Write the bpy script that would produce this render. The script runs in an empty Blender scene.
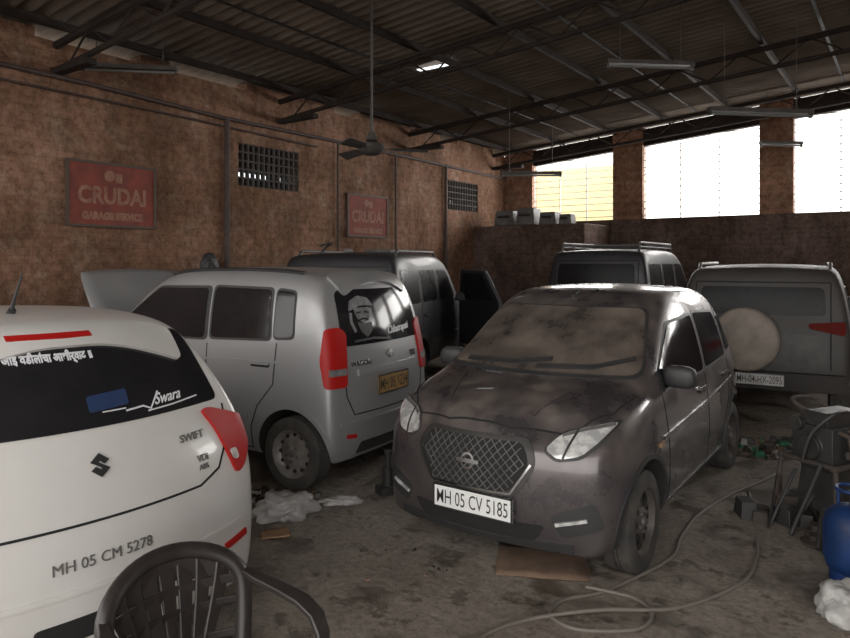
import bpy, bmesh, math, random
from mathutils import Vector, Matrix, noise
from mathutils.bvhtree import BVHTree
from mathutils.geometry import delaunay_2d_cdt
random.seed(3)
scn = bpy.context.scene
COL = scn.collection

# ------------------------------------------------------------------ materials
def mat(name, c1, c2=None, scale=4.0, rough=.5, metal=0.0, bump=0.0, bscale=None, coat=0.0,
        dust=None, dust_amt=0.5, dust_scale=3.0, lo=.35, hi=.65, emit=None, detail=6, spec=.5, dlo=.3, dhi=.7, dside=.25):
    m = bpy.data.materials.new(name); m.use_nodes = True
    nt = m.node_tree; N = nt.nodes; Lk = nt.links
    b = N['Principled BSDF']
    b.inputs['Roughness'].default_value = rough
    b.inputs['Metallic'].default_value = metal
    b.inputs['Coat Weight'].default_value = coat
    b.inputs['Specular IOR Level'].default_value = spec
    b.inputs['Base Color'].default_value = (*c1, 1)
    tc = N.new('ShaderNodeTexCoord')
    cur = None
    def ramp(src, a, bb, ca=(0,0,0,1), cb=(1,1,1,1)):
        r = N.new('ShaderNodeValToRGB'); r.color_ramp.elements[0].position = a; r.color_ramp.elements[1].position = bb
        r.color_ramp.elements[0].color = ca; r.color_ramp.elements[1].color = cb
        Lk.new(src, r.inputs[0]); return r.outputs[0]
    if c2 is not None:
        n = N.new('ShaderNodeTexNoise'); n.inputs['Scale'].default_value = scale; n.inputs['Detail'].default_value = detail
        n.inputs['Roughness'].default_value = .6
        Lk.new(tc.outputs['Object'], n.inputs['Vector'])
        cur = ramp(n.outputs['Fac'], lo, hi, (*c1, 1), (*c2, 1))
        Lk.new(cur, b.inputs['Base Color'])
    if dust is not None:
        g = N.new('ShaderNodeNewGeometry'); s = N.new('ShaderNodeSeparateXYZ'); Lk.new(g.outputs['Normal'], s.inputs[0])
        up = N.new('ShaderNodeMapRange'); up.inputs[1].default_value = -.3; up.inputs[2].default_value = .8
        up.inputs[3].default_value = dside; up.inputs[4].default_value = 1.0
        Lk.new(s.outputs['Z'], up.inputs[0])
        n = N.new('ShaderNodeTexNoise'); n.inputs['Scale'].default_value = dust_scale; n.inputs['Detail'].default_value = 9
        n.inputs['Roughness'].default_value = .65
        Lk.new(tc.outputs['Object'], n.inputs['Vector'])
        r = ramp(n.outputs['Fac'], dlo, dhi)
        mu = N.new('ShaderNodeMath'); mu.operation = 'MULTIPLY'; Lk.new(up.outputs[0], mu.inputs[0]); Lk.new(r, mu.inputs[1])
        m2 = N.new('ShaderNodeMath'); m2.operation = 'MULTIPLY'; m2.use_clamp = True
        m2.inputs[1].default_value = dust_amt * 1.5; Lk.new(mu.outputs[0], m2.inputs[0])
        mx = N.new('ShaderNodeMix'); mx.data_type = 'RGBA'
        Lk.new(m2.outputs[0], mx.inputs['Factor'])
        if cur: Lk.new(cur, mx.inputs['A'])
        else: mx.inputs['A'].default_value = (*c1, 1)
        mx.inputs['B'].default_value = (*dust, 1)
        Lk.new(mx.outputs['Result'], b.inputs['Base Color'])
        mr = N.new('ShaderNodeMapRange'); mr.inputs[3].default_value = rough; mr.inputs[4].default_value = .85
        Lk.new(m2.outputs[0], mr.inputs[0]); Lk.new(mr.outputs[0], b.inputs['Roughness'])
        mm = N.new('ShaderNodeMapRange'); mm.inputs[3].default_value = metal; mm.inputs[4].default_value = 0
        Lk.new(m2.outputs[0], mm.inputs[0]); Lk.new(mm.outputs[0], b.inputs['Metallic'])
        if coat:
            mc = N.new('ShaderNodeMapRange'); mc.inputs[3].default_value = coat; mc.inputs[4].default_value = 0
            Lk.new(m2.outputs[0], mc.inputs[0]); Lk.new(mc.outputs[0], b.inputs['Coat Weight'])
    if bump:
        n = N.new('ShaderNodeTexNoise'); n.inputs['Scale'].default_value = bscale or scale * 4; n.inputs['Detail'].default_value = 8
        Lk.new(tc.outputs['Object'], n.inputs['Vector'])
        bp = N.new('ShaderNodeBump'); bp.inputs['Strength'].default_value = bump; bp.inputs['Distance'].default_value = .02
        Lk.new(n.outputs['Fac'], bp.inputs['Height']); Lk.new(bp.outputs[0], b.inputs['Normal'])
    if emit:
        b.inputs['Emission Color'].default_value = (*emit[0], 1); b.inputs['Emission Strength'].default_value = emit[1]
    return m

DUST = (.21, .165, .13)
M = {}
M['purple'] = mat('dusty_bronze_grey_paint', (.085, .075, .080), rough=.25, metal=.6, coat=.7, dust=DUST, dust_amt=.5, dust_scale=2.8, dlo=.40, dhi=.66, dside=.12)
M['silver'] = mat('silver_paint', (.33, .33, .335), rough=.35, metal=.5, coat=.4, dust=(.28, .255, .23), dust_amt=.3)
M['white'] = mat('white_paint', (.66, .64, .61), (.59, .57, .54), scale=2, rough=.28, coat=.5)
M['darkpaint'] = mat('dusty_dark_paint', (.013, .013, .017), rough=.45, metal=.1, coat=.1, dust=(.06, .05, .045), dust_amt=.3)
M['silver2'] = mat('dull_silver_paint', (.030, .027, .025), rough=.5, metal=.1, dust=(.05, .041, .035), dust_amt=.5)
M['glass'] = mat('tinted_glass', (.010, .010, .012), rough=.07, spec=.35, dust=(.08, .07, .06), dust_amt=.08)
M['glass2'] = mat('grimy_dark_glass', (.008, .008, .009), rough=.25, spec=.12, dust=(.05, .043, .038), dust_amt=.15)
M['glassd'] = mat('dusty_glass', (.014, .013, .014), rough=.10, spec=.45, dust=(.19, .15, .12), dust_amt=.62, dust_scale=1.7, dlo=.38, dhi=.70)
M['black'] = mat('black_plastic', (.02, .02, .021), rough=.5, dust=(.10, .09, .08), dust_amt=.2)
M['gap'] = mat('panel_gap', (.008, .008, .008), rough=.9)
M['well'] = mat('wheel_well', (.012, .011, .01), rough=.95)
M['rubber'] = mat('tyre_rubber', (.025, .024, .023), (.055, .048, .04), scale=8, rough=.85, bump=.3, bscale=60)
M['steel'] = mat('wheel_steel', (.28, .27, .26), (.14, .12, .10), scale=9, rough=.5, metal=.4)
M['darksteel'] = mat('dark_wheel', (.04, .037, .035), (.11, .09, .075), scale=9, rough=.6, metal=.2)
M['chrome'] = mat('chrome', (.6, .6, .6), rough=.18, metal=1)
M['red'] = mat('tail_light_red', (.40, .010, .008), rough=.45, coat=0, spec=.25)
M['redd'] = mat('dusty_tail_light_red', (.10, .012, .010), rough=.8, spec=.1)
M['lamp'] = mat('headlamp_lens', (.42, .42, .42), (.8, .79, .76), scale=14, rough=.15, metal=.25, coat=1, lo=.42, hi=.58)
M['plate'] = mat('number_plate_white', (.8, .8, .78), rough=.4)
M['plate_y'] = mat('number_plate_yellow', (.42, .22, .06), (.25, .16, .07), scale=20, rough=.5)
M['ink'] = mat('ink_black', (.015, .015, .015), rough=.5)
M['greyink'] = mat('ink_grey', (.11, .105, .10), rough=.5)
M['sticker'] = mat('sticker_white', (.75, .75, .78), rough=.5)
M['stickerg'] = mat('sticker_grey', (.20, .195, .195), (.07, .07, .07), scale=14, rough=.6)
M['blue'] = mat('blue_paint', (.008, .03, .12), (.006, .018, .06), scale=6, rough=.5, spec=.3)
M['bluedim'] = mat('blue_folder', (.012, .03, .09), rough=.5)
M['rust'] = mat('rusty_steel', (.06, .04, .03), (.03, .025, .022), scale=7, rough=.8, bump=.3)
M['roofsteel'] = mat('painted_truss_steel', (.022, .018, .016), (.038, .029, .025), scale=5, rough=.9, spec=.15)
M['greyobj'] = mat('grey_metal', (.15, .145, .14), (.08, .075, .07), scale=6, rough=.6, metal=.3)
M['darkobj'] = mat('oily_metal', (.05, .046, .042), (.025, .023, .021), scale=6, rough=.5, metal=.3)
M['card'] = mat('cardboard', (.36, .21, .11), (.26, .15, .08), scale=6, rough=.9)
M['board'] = mat('brown_board', (.18, .11, .07), (.12, .075, .05), scale=6, rough=.9)
M['bag'] = mat('plastic_bag', (.45, .44, .42), (.28, .27, .26), scale=5, rough=.45, bump=.6, bscale=18)
M['chair'] = mat('brown_plastic', (.018, .014, .013), (.028, .023, .020), scale=10, rough=.38)
M['hose'] = mat('rubber_hose', (.14, .12, .10), rough=.6)
M['pipe'] = mat('conduit_pipe', (.07, .042, .034), (.04, .026, .022), scale=6, rough=.7)
M['poster'] = mat('red_poster', (.24, .048, .030), (.15, .035, .026), scale=5, rough=.8)
M['posterw'] = mat('poster_print', (.33, .17, .11), (.22, .09, .06), scale=9, rough=.8)
M['pframe'] = mat('poster_frame', (.08, .055, .04), rough=.7)
M['tube'] = mat('tube_lamp_glass', (.16, .16, .15), rough=.4)
M['fan'] = mat('fan_enamel', (.075, .066, .058), (.045, .038, .034), scale=6, rough=.6)
M['green'] = mat('green_glass', (.03, .14, .07), rough=.3)
M['dayglow'] = mat('daylight_glow', (.8, .8, .8), emit=((.9, .95, 1), 1.5))  # emission stands in for daylight at the roof slit and vent holes

def wall_mat(name, c1, c2, c3, axis):
    m = bpy.data.materials.new(name); m.use_nodes = True
    nt = m.node_tree; N = nt.nodes; Lk = nt.links; b = N['Principled BSDF']
    b.inputs['Roughness'].default_value = .92; b.inputs['Specular IOR Level'].default_value = .2
    tc = N.new('ShaderNodeTexCoord'); sp = N.new('ShaderNodeSeparateXYZ'); Lk.new(tc.outputs['Object'], sp.inputs[0])
    cb = N.new('ShaderNodeCombineXYZ'); Lk.new(sp.outputs[axis], cb.inputs[0]); Lk.new(sp.outputs[2], cb.inputs[1])
    def noi(s, d=8, r=.65, sc=None):
        n = N.new('ShaderNodeTexNoise'); n.inputs['Scale'].default_value = s; n.inputs['Detail'].default_value = d; n.inputs['Roughness'].default_value = r
        if sc:
            mp = N.new('ShaderNodeMapping'); mp.inputs['Scale'].default_value = sc
            Lk.new(tc.outputs['Object'], mp.inputs[0]); Lk.new(mp.outputs[0], n.inputs['Vector'])
        else: Lk.new(tc.outputs['Object'], n.inputs['Vector'])
        return n.outputs['Fac']
    def ramp(src, a, bb, ca, cc):
        r = N.new('ShaderNodeValToRGB'); r.color_ramp.elements[0].position = a; r.color_ramp.elements[1].position = bb
        r.color_ramp.elements[0].color = ca; r.color_ramp.elements[1].color = cc; Lk.new(src, r.inputs[0]); return r.outputs[0]
    def mul(a, bb, f):
        x = N.new('ShaderNodeMix'); x.data_type = 'RGBA'; x.blend_type = 'MULTIPLY'; x.inputs['Factor'].default_value = f
        Lk.new(a, x.inputs['A']); Lk.new(bb, x.inputs['B']); return x.outputs['Result']
    W1 = (1, 1, 1, 1)
    base = ramp(noi(1.3), .35, .65, (*c1, 1), (*c2, 1))
    pale = ramp(noi(2.6, 10, .75), .50, .62, (0, 0, 0, 1), W1)
    mx = N.new('ShaderNodeMix'); mx.data_type = 'RGBA'
    pm = N.new('ShaderNodeMath'); pm.operation = 'MULTIPLY'; pm.inputs[1].default_value = .6; Lk.new(pale, pm.inputs[0])
    Lk.new(pm.outputs[0], mx.inputs['Factor']); Lk.new(base, mx.inputs['A']); mx.inputs['B'].default_value = (*c3, 1)
    c = mul(mx.outputs['Result'], ramp(noi(.55, 5, .6), .38, .62, (.50, .47, .42, 1), W1), .85)
    c = mul(c, ramp(noi(1.0, 7, .65, sc=(1.5, 1.5, .8)), .38, .58, (.52, .50, .45, 1), W1), .85)
    c = mul(c, ramp(noi(8, 9, .85), .42, .55, (.52, .49, .46, 1), W1), .95)
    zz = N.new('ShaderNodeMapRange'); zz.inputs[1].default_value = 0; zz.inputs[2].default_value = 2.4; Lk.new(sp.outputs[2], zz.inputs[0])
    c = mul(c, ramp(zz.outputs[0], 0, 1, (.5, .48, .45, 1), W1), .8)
    br = N.new('ShaderNodeTexBrick'); br.inputs['Scale'].default_value = 2.6; br.inputs['Mortar Size'].default_value = .03
    br.inputs['Color1'].default_value = W1; br.inputs['Color2'].default_value = (.8, .8, .8, 1); br.inputs['Mortar'].default_value = (.6, .6, .6, 1)
    Lk.new(cb.outputs[0], br.inputs['Vector'])
    c = mul(c, br.outputs['Color'], .35)
    Lk.new(c, b.inputs['Base Color'])
    bp = N.new('ShaderNodeBump'); bp.inputs['Strength'].default_value = 1; bp.inputs['Distance'].default_value = .05
    Lk.new(noi(9, 9, .7), bp.inputs['Height']); Lk.new(bp.outputs[0], b.inputs['Normal'])
    return m
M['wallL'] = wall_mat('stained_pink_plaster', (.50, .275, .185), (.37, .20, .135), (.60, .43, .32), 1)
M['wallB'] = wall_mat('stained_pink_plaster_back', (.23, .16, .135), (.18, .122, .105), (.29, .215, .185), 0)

def floor_mat():
    m = bpy.data.materials.new('dirty_concrete'); m.use_nodes = True
    nt = m.node_tree; N = nt.nodes; Lk = nt.links; b = N['Principled BSDF']
    tc = N.new('ShaderNodeTexCoord')
    def noi(s, d=8, r=.65):
        n = N.new('ShaderNodeTexNoise'); n.inputs['Scale'].default_value = s; n.inputs['Detail'].default_value = d; n.inputs['Roughness'].default_value = r
        Lk.new(tc.outputs['Object'], n.inputs['Vector']); return n.outputs['Fac']
    def ramp(src, a, bb, ca, cc):
        r = N.new('ShaderNodeValToRGB'); r.color_ramp.elements[0].position = a; r.color_ramp.elements[1].position = bb
        r.color_ramp.elements[0].color = (*ca, 1); r.color_ramp.elements[1].color = (*cc, 1); Lk.new(src, r.inputs[0]); return r.outputs[0]
    def mul(a, bb, f):
        x = N.new('ShaderNodeMix'); x.data_type = 'RGBA'; x.blend_type = 'MULTIPLY'; x.inputs['Factor'].default_value = f
        Lk.new(a, x.inputs['A']); Lk.new(bb, x.inputs['B']); return x.outputs['Result']
    base = ramp(noi(.9), .35, .68, (.19, .155, .125), (.34, .295, .245))
    st = ramp(noi(2.2, 9, .7), .41, .49, (.36, .33, .30), (1, 1, 1))
    s2 = ramp(noi(5.5, 6, .6), .36, .43, (.40, .37, .34), (1, 1, 1))
    fi = ramp(noi(22, 8, .8), .35, .6, (.52, .50, .48), (1.1, 1.1, 1.1))
    c = mul(mul(mul(base, st, .85), s2, .75), fi, .9)
    Lk.new(c, b.inputs['Base Color'])
    r = ramp(noi(2.2, 9, .7), .41, .49, (.35, .35, .35), (.85, .85, .85)); Lk.new(r, b.inputs['Roughness'])
    bp = N.new('ShaderNodeBump'); bp.inputs['Strength'].default_value = .6; bp.inputs['Distance'].default_value = .025
    Lk.new(noi(12, 10, .75), bp.inputs['Height']); Lk.new(bp.outputs[0], b.inputs['Normal'])
    return m
M['floor'] = floor_mat()
M['roof'] = mat('corrugated_cement_sheet', (.125, .10, .083), (.22, .185, .155), scale=1.2, rough=.9, lo=.35, hi=.7, spec=.2)

# ------------------------------------------------------------------ mesh builder
class MB:
    def __init__(s): s.v = []; s.f = []; s.m = []; s.mats = []
    def mi(s, m):
        if m not in s.mats: s.mats.append(m)
        return s.mats.index(m)
    def add(s, vs, fs, m, X=None):
        o = len(s.v); k = s.mi(m)
        for v in vs:
            v = Vector(v); s.v.append(X @ v if X is not None else v)
        for f in fs: s.f.append([i + o for i in f]); s.m.append(k)
    def box(s, c, d, m, X=None, top=1.0):
        c = Vector(c); x, y, z = d[0] / 2, d[1] / 2, d[2] / 2
        vs = []
        for kz in (-1, 1):
            t = top if kz > 0 else 1
            for a, b2 in ((-1, -1), (1, -1), (1, 1), (-1, 1)): vs.append(c + Vector((a * x * t, b2 * y * t, kz * z)))
        s.add(vs, [(3, 2, 1, 0), (4, 5, 6, 7), (0, 1, 5, 4), (1, 2, 6, 5), (2, 3, 7, 6), (3, 0, 4, 7)], m, X)
    def tube(s, pts, r, m, seg=10, closed=False, X=None, flat=1.0):
        pts = [Vector(p) for p in pts]; n = len(pts); rs = r if isinstance(r, (list, tuple)) else [r] * n
        vs = []; fs = []; up = Vector((0, 0, 1)); prev = None
        for i, p in enumerate(pts):
            if closed: t = pts[(i + 1) % n] - pts[i - 1]
            else: t = pts[min(i + 1, n - 1)] - pts[max(i - 1, 0)]
            t.normalize()
            if prev is None:
                a = up if abs(t.dot(up)) < .9 else Vector((1, 0, 0))
                nn = (a - t * a.dot(t)).normalized()
            else:
                nn = prev - t * prev.dot(t)
                nn.normalize()
            prev = nn; bb = t.cross(nn)
            for k in range(seg):
                an = 2 * math.pi * k / seg
                vs.append(p + (nn * math.cos(an) * flat + bb * math.sin(an)) * rs[i])
        for i in range(n if closed else n - 1):
            for k in range(seg):
                a = i * seg + k; b2 = i * seg + (k + 1) % seg; j = (i + 1) % n
                fs.append((a, b2, j * seg + (k + 1) % seg, j * seg + k))
        if not closed:
            fs.append(list(range(seg))[::-1]); fs.append([(n - 1) * seg + k for k in range(seg)])
        s.add(vs, fs, m, X)
    def lathe(s, prof, m, seg=32, axis='y', X=None, cap=True):
        vs = []; fs = []; n = len(prof)
        for k in range(seg):
            a = 2 * math.pi * k / seg; c, q = math.cos(a), math.sin(a)
            for r, h in prof:
                vs.append({'y': (r * c, h, r * q), 'x': (h, r * c, r * q), 'z': (r * c, r * q, h)}[axis])
        for k in range(seg):
            for i in range(n - 1):
                a = k * n + i; b2 = ((k + 1) % seg) * n + i
                fs.append((a, a + 1, b2 + 1, b2))
        s.add(vs, fs, m, X)
    def sweep(s, pts, w, t, m, side, X=None):
        pts = [Vector(p) for p in pts]; n = len(pts); ws = w if isinstance(w, (list, tuple)) else [w] * n
        sd = Vector(side).normalized(); vs = []; fs = []
        for i, p in enumerate(pts):
            tg = (pts[min(i + 1, n - 1)] - pts[max(i - 1, 0)]).normalized()
            nn = tg.cross(sd).normalized(); l = nn.cross(tg).normalized()
            for a, b2 in ((-1, -1), (1, -1), (1, 1), (-1, 1)): vs.append(p + l * a * ws[i] / 2 + nn * b2 * t / 2)
        for i in range(n - 1):
            for k in range(4): fs.append((i * 4 + k, i * 4 + (k + 1) % 4, i * 4 + 4 + (k + 1) % 4, i * 4 + 4 + k))
        fs.append((3, 2, 1, 0)); fs.append([(n - 1) * 4 + k for k in range(4)])
        s.add(vs, fs, m, X)
    def build(s, name, parent=None, smooth=True, bevel=0, mw=None, ang=40):
        me = bpy.data.meshes.new(name); me.from_pydata([tuple(v) for v in s.v], [], s.f)
        for m in s.mats: me.materials.append(m)
        me.polygons.foreach_set('material_index', s.m)
        bm = bmesh.new(); bm.from_mesh(me); bmesh.ops.recalc_face_normals(bm, faces=bm.faces)
        fin(bm, me, smooth, ang); bm.free()
        o = bpy.data.objects.new(name, me); COL.objects.link(o)
        if parent: o.parent = parent
        if mw is not None: o.matrix_world = mw
        if bevel:
            bv = o.modifiers.new('bevel', 'BEVEL'); bv.width = bevel; bv.segments = 2; bv.limit_method = 'ANGLE'; bv.angle_limit = .7
        return o
def fin(bm, me, smooth=True, ang=40):
    for f in bm.faces: f.smooth = smooth
    if smooth:
        for e in bm.edges:
            if len(e.link_faces) == 2:
                try: e.smooth = e.calc_face_angle() < math.radians(ang)
                except Exception: pass
    bm.to_mesh(me)
def empty(name, M4):
    e = bpy.data.objects.new(name, None); e.empty_display_size = .3; COL.objects.link(e); e.matrix_world = M4; return e

def rnd(poly, r=.04, n=4):
    out = []; N = len(poly)
    for i in range(N):
        p = Vector(poly[i]); a = Vector(poly[i - 1]); b = Vector(poly[(i + 1) % N])
        da = (a - p); db = (b - p); ra = min(r, da.length * .45); rb = min(r, db.length * .45)
        s = p + da.normalized() * ra; e = p + db.normalized() * rb
        for k in range(n + 1):
            t = k / n; out.append(tuple(s * (1 - t) ** 2 + p * 2 * t * (1 - t) + e * t * t))
    return out
def inside(p, poly):
    x, y = p; c = False; j = len(poly) - 1
    for i in range(len(poly)):
        xi, yi = poly[i]; xj, yj = poly[j]
        if (yi > y) != (yj > y) and x < (xj - xi) * (y - yi) / (yj - yi) + xi: c = not c
        j = i
    return c
def text_mesh(s, size=1, bold=0.0, shear=0.0):
    cu = bpy.data.curves.new('t', 'FONT'); cu.body = s; cu.size = size; cu.offset = bold; cu.shear = shear
    cu.align_x = 'CENTER'; cu.align_y = 'CENTER'; cu.resolution_u = 3
    o = bpy.data.objects.new('t', cu); COL.objects.link(o); bpy.context.view_layer.update()
    me = o.evaluated_get(bpy.context.evaluated_depsgraph_get()).to_mesh()
    vs = [(v.co.x, v.co.y) for v in me.vertices]; fs = [list(p.vertices) for p in me.polygons]
    bpy.data.objects.remove(o); bpy.data.curves.remove(cu)
    return vs, fs

# ------------------------------------------------------------------ cars
JF = [-1, -.84, -.42, 0, .42, .84, 1]
class Car:
    def __init__(s, name, cols, zl, paint, origin, h, axles, track, rw, crown=.03, wheel='steel', wtilt=0):
        s.h = Vector((h[0], h[1], 0)).normalized()
        ang = math.atan2(s.h.y, s.h.x)
        s.root = empty(name, Matrix.Translation((origin[0], origin[1], 0)) @ Matrix.Rotation(ang, 4, 'Z'))
        s.name = name; s.paint = paint; s.axles = axles; s.track = track; s.rw = rw
        bm = bmesh.new(); V = {}; NX = len(cols) - 1; NJ = len(JF) - 1
        for i, c in enumerate(cols):
            xl, xb, xu, xt, zb, zu, zt, wl, wb, wu, wt, cx = c
            tuck = .07 if i == 0 else (-.09 if i == NX else 0)
            xs = [xl + tuck, xl, xl * .7 + xb * .3, xb, xu, xt]; zs = [zl[0], zl[1], zl[2], zb, zu, zt]
            ws = [wl * .94, wl * .99, wl * 1.01, wb, wu, wt]
            for j, jf in enumerate(JF):
                for k in range(6):
                    if i in (0, NX) or j in (0, NJ) or k in (0, 5):
                        z = zs[k] + (crown * (1 - jf * jf) if k == 5 else 0)
                        V[i, j, k] = bm.verts.new((xs[k] + cx * jf * jf * (1 if k else .6), ws[k] * jf, z))
        def F(*q): bm.faces.new([V[a] for a in q])
        for i in range(NX):
            for j in range(NJ):
                F((i, j, 5), (i + 1, j, 5), (i + 1, j + 1, 5), (i, j + 1, 5)); F((i, j, 0), (i, j + 1, 0), (i + 1, j + 1, 0), (i + 1, j, 0))
            for k in range(5):
                F((i, 0, k), (i + 1, 0, k), (i + 1, 0, k + 1), (i, 0, k + 1)); F((i, NJ, k), (i, NJ, k + 1), (i + 1, NJ, k + 1), (i + 1, NJ, k))
        for j in range(NJ):
            for k in range(5):
                F((0, j, k), (0, j, k + 1), (0, j + 1, k + 1), (0, j + 1, k)); F((NX, j, k), (NX, j + 1, k), (NX, j + 1, k + 1), (NX, j, k + 1))
        bmesh.ops.recalc_face_normals(bm, faces=bm.faces)
        me = bpy.data.meshes.new('cage'); bm.to_mesh(me); bm.free()
        o = bpy.data.objects.new('cage', me); COL.objects.link(o)
        ss = o.modifiers.new('s', 'SUBSURF'); ss.levels = 3; ss.render_levels = 3
        bpy.context.view_layer.update(); dg = bpy.context.evaluated_depsgraph_get()
        me2 = bpy.data.meshes.new_from_object(o.evaluated_get(dg)); bpy.data.objects.remove(o)
        s.bvh = BVHTree.FromPolygons([v.co.copy() for v in me2.vertices], [list(p.vertices) for p in me2.polygons])
        cut = MB(); R = rw + .055
        for ax in axles:
            for sg in (1, -1):
                cut.lathe([(0, sg * .45), (R, sg * .45), (R, sg * 1.3), (0, sg * 1.3)], M['well'], seg=40, X=Matrix.Translation((ax, 0, rw + .01)))
        co = cut.build('cut', smooth=False)
        bmc = bmesh.new(); bmc.from_mesh(co.data); bmesh.ops.remove_doubles(bmc, verts=bmc.verts, dist=1e-5); bmesh.ops.recalc_face_normals(bmc, faces=bmc.faces); bmc.to_mesh(co.data); bmc.free()
        b = bpy.data.objects.new('body', me2); COL.objects.link(b)
        bo = b.modifiers.new('b', 'BOOLEAN'); bo.object = co; bo.operation = 'DIFFERENCE'; bo.solver = 'EXACT'
        bpy.context.view_layer.update(); dg = bpy.context.evaluated_depsgraph_get()
        me3 = bpy.data.meshes.new_from_object(b.evaluated_get(dg)); bpy.data.objects.remove(b); bpy.data.objects.remove(co)
        me3.materials.clear(); me3.materials.append(paint); me3.materials.append(M['well'])
        bm = bmesh.new(); bm.from_mesh(me3)
        for f in bm.faces:
            c = f.calc_center_median(); f.material_index = 0
            for ax in axles:
                if math.hypot(c.x - ax, c.z - rw - .01) < R - .0005 + .001 and abs(c.y) > .44 and (abs(math.hypot(c.x - ax, c.z - rw - .01) - R) < .006 or abs(abs(c.y) - .45) < .003):
                    f.material_index = 1
            if c.z < zl[0] + .01: f.material_index = 1
        fin(bm, me3, True, 35); bm.free()
        s.body = bpy.data.objects.new('body', me3); COL.objects.link(s.body); s.body.parent = s.root
        for ax in axles:
            for sg in (1, -1): s.wheel(ax, sg, wheel)
    def wheel(s, ax, sg, kind):
        b = MB(); r = s.rw; w = .085 if r < .33 else .105; ri = r * .66
        X = Matrix.Translation((ax, sg * s.track, r)) @ (Matrix.Identity(4) if sg > 0 else Matrix.Rotation(math.pi, 4, 'Z'))
        b.lathe([(ri, -w), (ri + .02, -w * 1.05), (r * .93, -w), (r * .985, -w * .85), (r, -w * .5), (r, -w * .2), (r - .008, -w * .18), (r - .008, -w * .1), (r, -w * .08), (r, w * .08), (r - .008, w * .1), (r - .008, w * .18), (r, w * .2), (r, w * .5), (r * .985, w * .85), (r * .93, w), (ri + .02, w * 1.05), (ri, w)], M['rubber'], 48, X=X)
        rm = M['steel'] if kind != 'dark' else M['darksteel']
        b.lathe([(ri + .005, w * .98), (ri - .008, w * .95), (ri - .02, w * .55), (ri * .8, w * .35), (ri * .55, w * .5), (ri * .38, w * .75), (ri * .3, w * .8), (0.0001, w * .82)], rm, 40, X=X)
        b.lathe([(0.0001, -w * .8), (ri, -w * .8)], M['well'], 24, X=X)
        nh = 12 if kind == 'steel' else 8
        for k in range(nh):
            a = 2 * math.pi * k / nh
            if kind == 'steel':
                Y = X @ Matrix.Rotation(a, 4, 'Y') @ Matrix.Translation((ri * .76, w * .43, 0)) @ Matrix.Rotation(.2, 4, 'Z')
                b.lathe([(0.0001, .004), (ri * .085, .004), (ri * .085, -.01)], M['gap'], 10, X=Y)
            else:
                Y = X @ Matrix.Rotation(a, 4, 'Y')
                b.add([(ri * .42, w * .76, -.012), (ri * .42, w * .76, .012), (ri * .88, w * .55, .045), (ri * .88, w * .55, -.045)], [(0, 1, 2, 3)], M['gap'], Y)
        for k in range(5):
            a = 2 * math.pi * k / 5 + .3
            b.lathe([(0.0001, w * .95), (.011, w * .95), (.011, w * .7)], M['greyobj'], 6, X=X @ Matrix.Rotation(a, 4, 'Y') @ Matrix.Translation((ri * .3, 0, 0)))
        b.lathe([(0.0001, w * 1.0), (.025, w * .98), (.03, w * .8)], M['greyobj'], 16, X=X)
        b.build('wheel', s.root)
    def ray(s, ax, a, b):
        base = None
        if ax == 'rear': o, d = Vector((-2, -a, b)), Vector((1, 0, 0))
        elif ax == 'front': o, d = Vector((8, a, b)), Vector((-1, 0, 0))
        elif ax == 'L': o, d = Vector((a, 3, b)), Vector((0, -1, 0))
        elif ax == 'R': o, d = Vector((a, -3, b)), Vector((0, 1, 0))
        elif ax == 'top': o, d = Vector((a, b, 4)), Vector((0, 0, -1))
        elif ax in ('cL', 'cR'):
            sg = 1 if ax == 'cL' else -1
            d = Vector((.7071, -.7071 * sg, 0)); base = Vector((.25, .5 * sg, b)) + Vector((.7071, .7071 * sg, 0)) * a; o = base - d * 3
        h, n, i, t = s.bvh.ray_cast(o, d)
        if h is None:
            if base is None: base = {'rear': Vector((.3, -a, b)), 'front': Vector((3, a, b)), 'L': Vector((a, .8, b)), 'R': Vector((a, -.8, b)), 'top': Vector((a, b, 1))}[ax]
            h, n, i, t = s.bvh.find_nearest(base)
        elif n.dot(d) > 0: n = -n
        return h, n
    def proj(s, name, v2, fs, ax, m, off=.004, thick=0.0):
        bm = bmesh.new(); vs = []; nn = []
        for a, b in v2:
            h, n = s.ray(ax, a, b); vs.append(bm.verts.new(h + n * (off + thick))); nn.append(n)
        for f in fs:
            try: bm.faces.new([vs[i] for i in f])
            except Exception: pass
        if thick > 0 or off > .001:
            lut = {v: nn[i] for i, v in enumerate(vs)}
            be = [e for e in bm.edges if len(e.link_faces) == 1]
            ring = {}
            for e in be:
                for v in e.verts:
                    if v not in ring: ring[v] = bm.verts.new(v.co - lut[v] * (thick + off + .001))
            for e in be:
                a, b = e.verts
                try: bm.faces.new((a, b, ring[b], ring[a]))
                except Exception: pass
        for v in [v for v in bm.verts if not v.link_faces]: bm.verts.remove(v)
        bmesh.ops.recalc_face_normals(bm, faces=bm.faces)
        me = bpy.data.meshes.new(name); fin(bm, me, True, 40); bm.free(); me.materials.append(m)
        o = bpy.data.objects.new(name, me); COL.objects.link(o); o.parent = s.root; return o
    def patch(s, name, poly, ax, m, off=.004, thick=0.0, r=.04, grid=.035):
        poly = rnd(poly, r) if r else [tuple(p) for p in poly]
        P = []
        for i in range(len(poly)):
            a = Vector(poly[i]); b = Vector(poly[(i + 1) % len(poly)]); n = max(1, int((b - a).length / grid))
            for k in range(n):
                q = a.lerp(b, k / n)
                if not P or (Vector(P[-1]) - q).length > .0015: P.append(tuple(q))
        if (Vector(P[0]) - Vector(P[-1])).length < .0015: P.pop()
        ar = sum(P[i - 1][0] * P[i][1] - P[i][0] * P[i - 1][1] for i in range(len(P)))
        if ar < 0: P.reverse()
        n0 = len(P); pts = list(P)
        x0 = min(p[0] for p in P); x1 = max(p[0] for p in P); y0 = min(p[1] for p in P); y1 = max(p[1] for p in P)
        x = x0 + grid * .5
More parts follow.
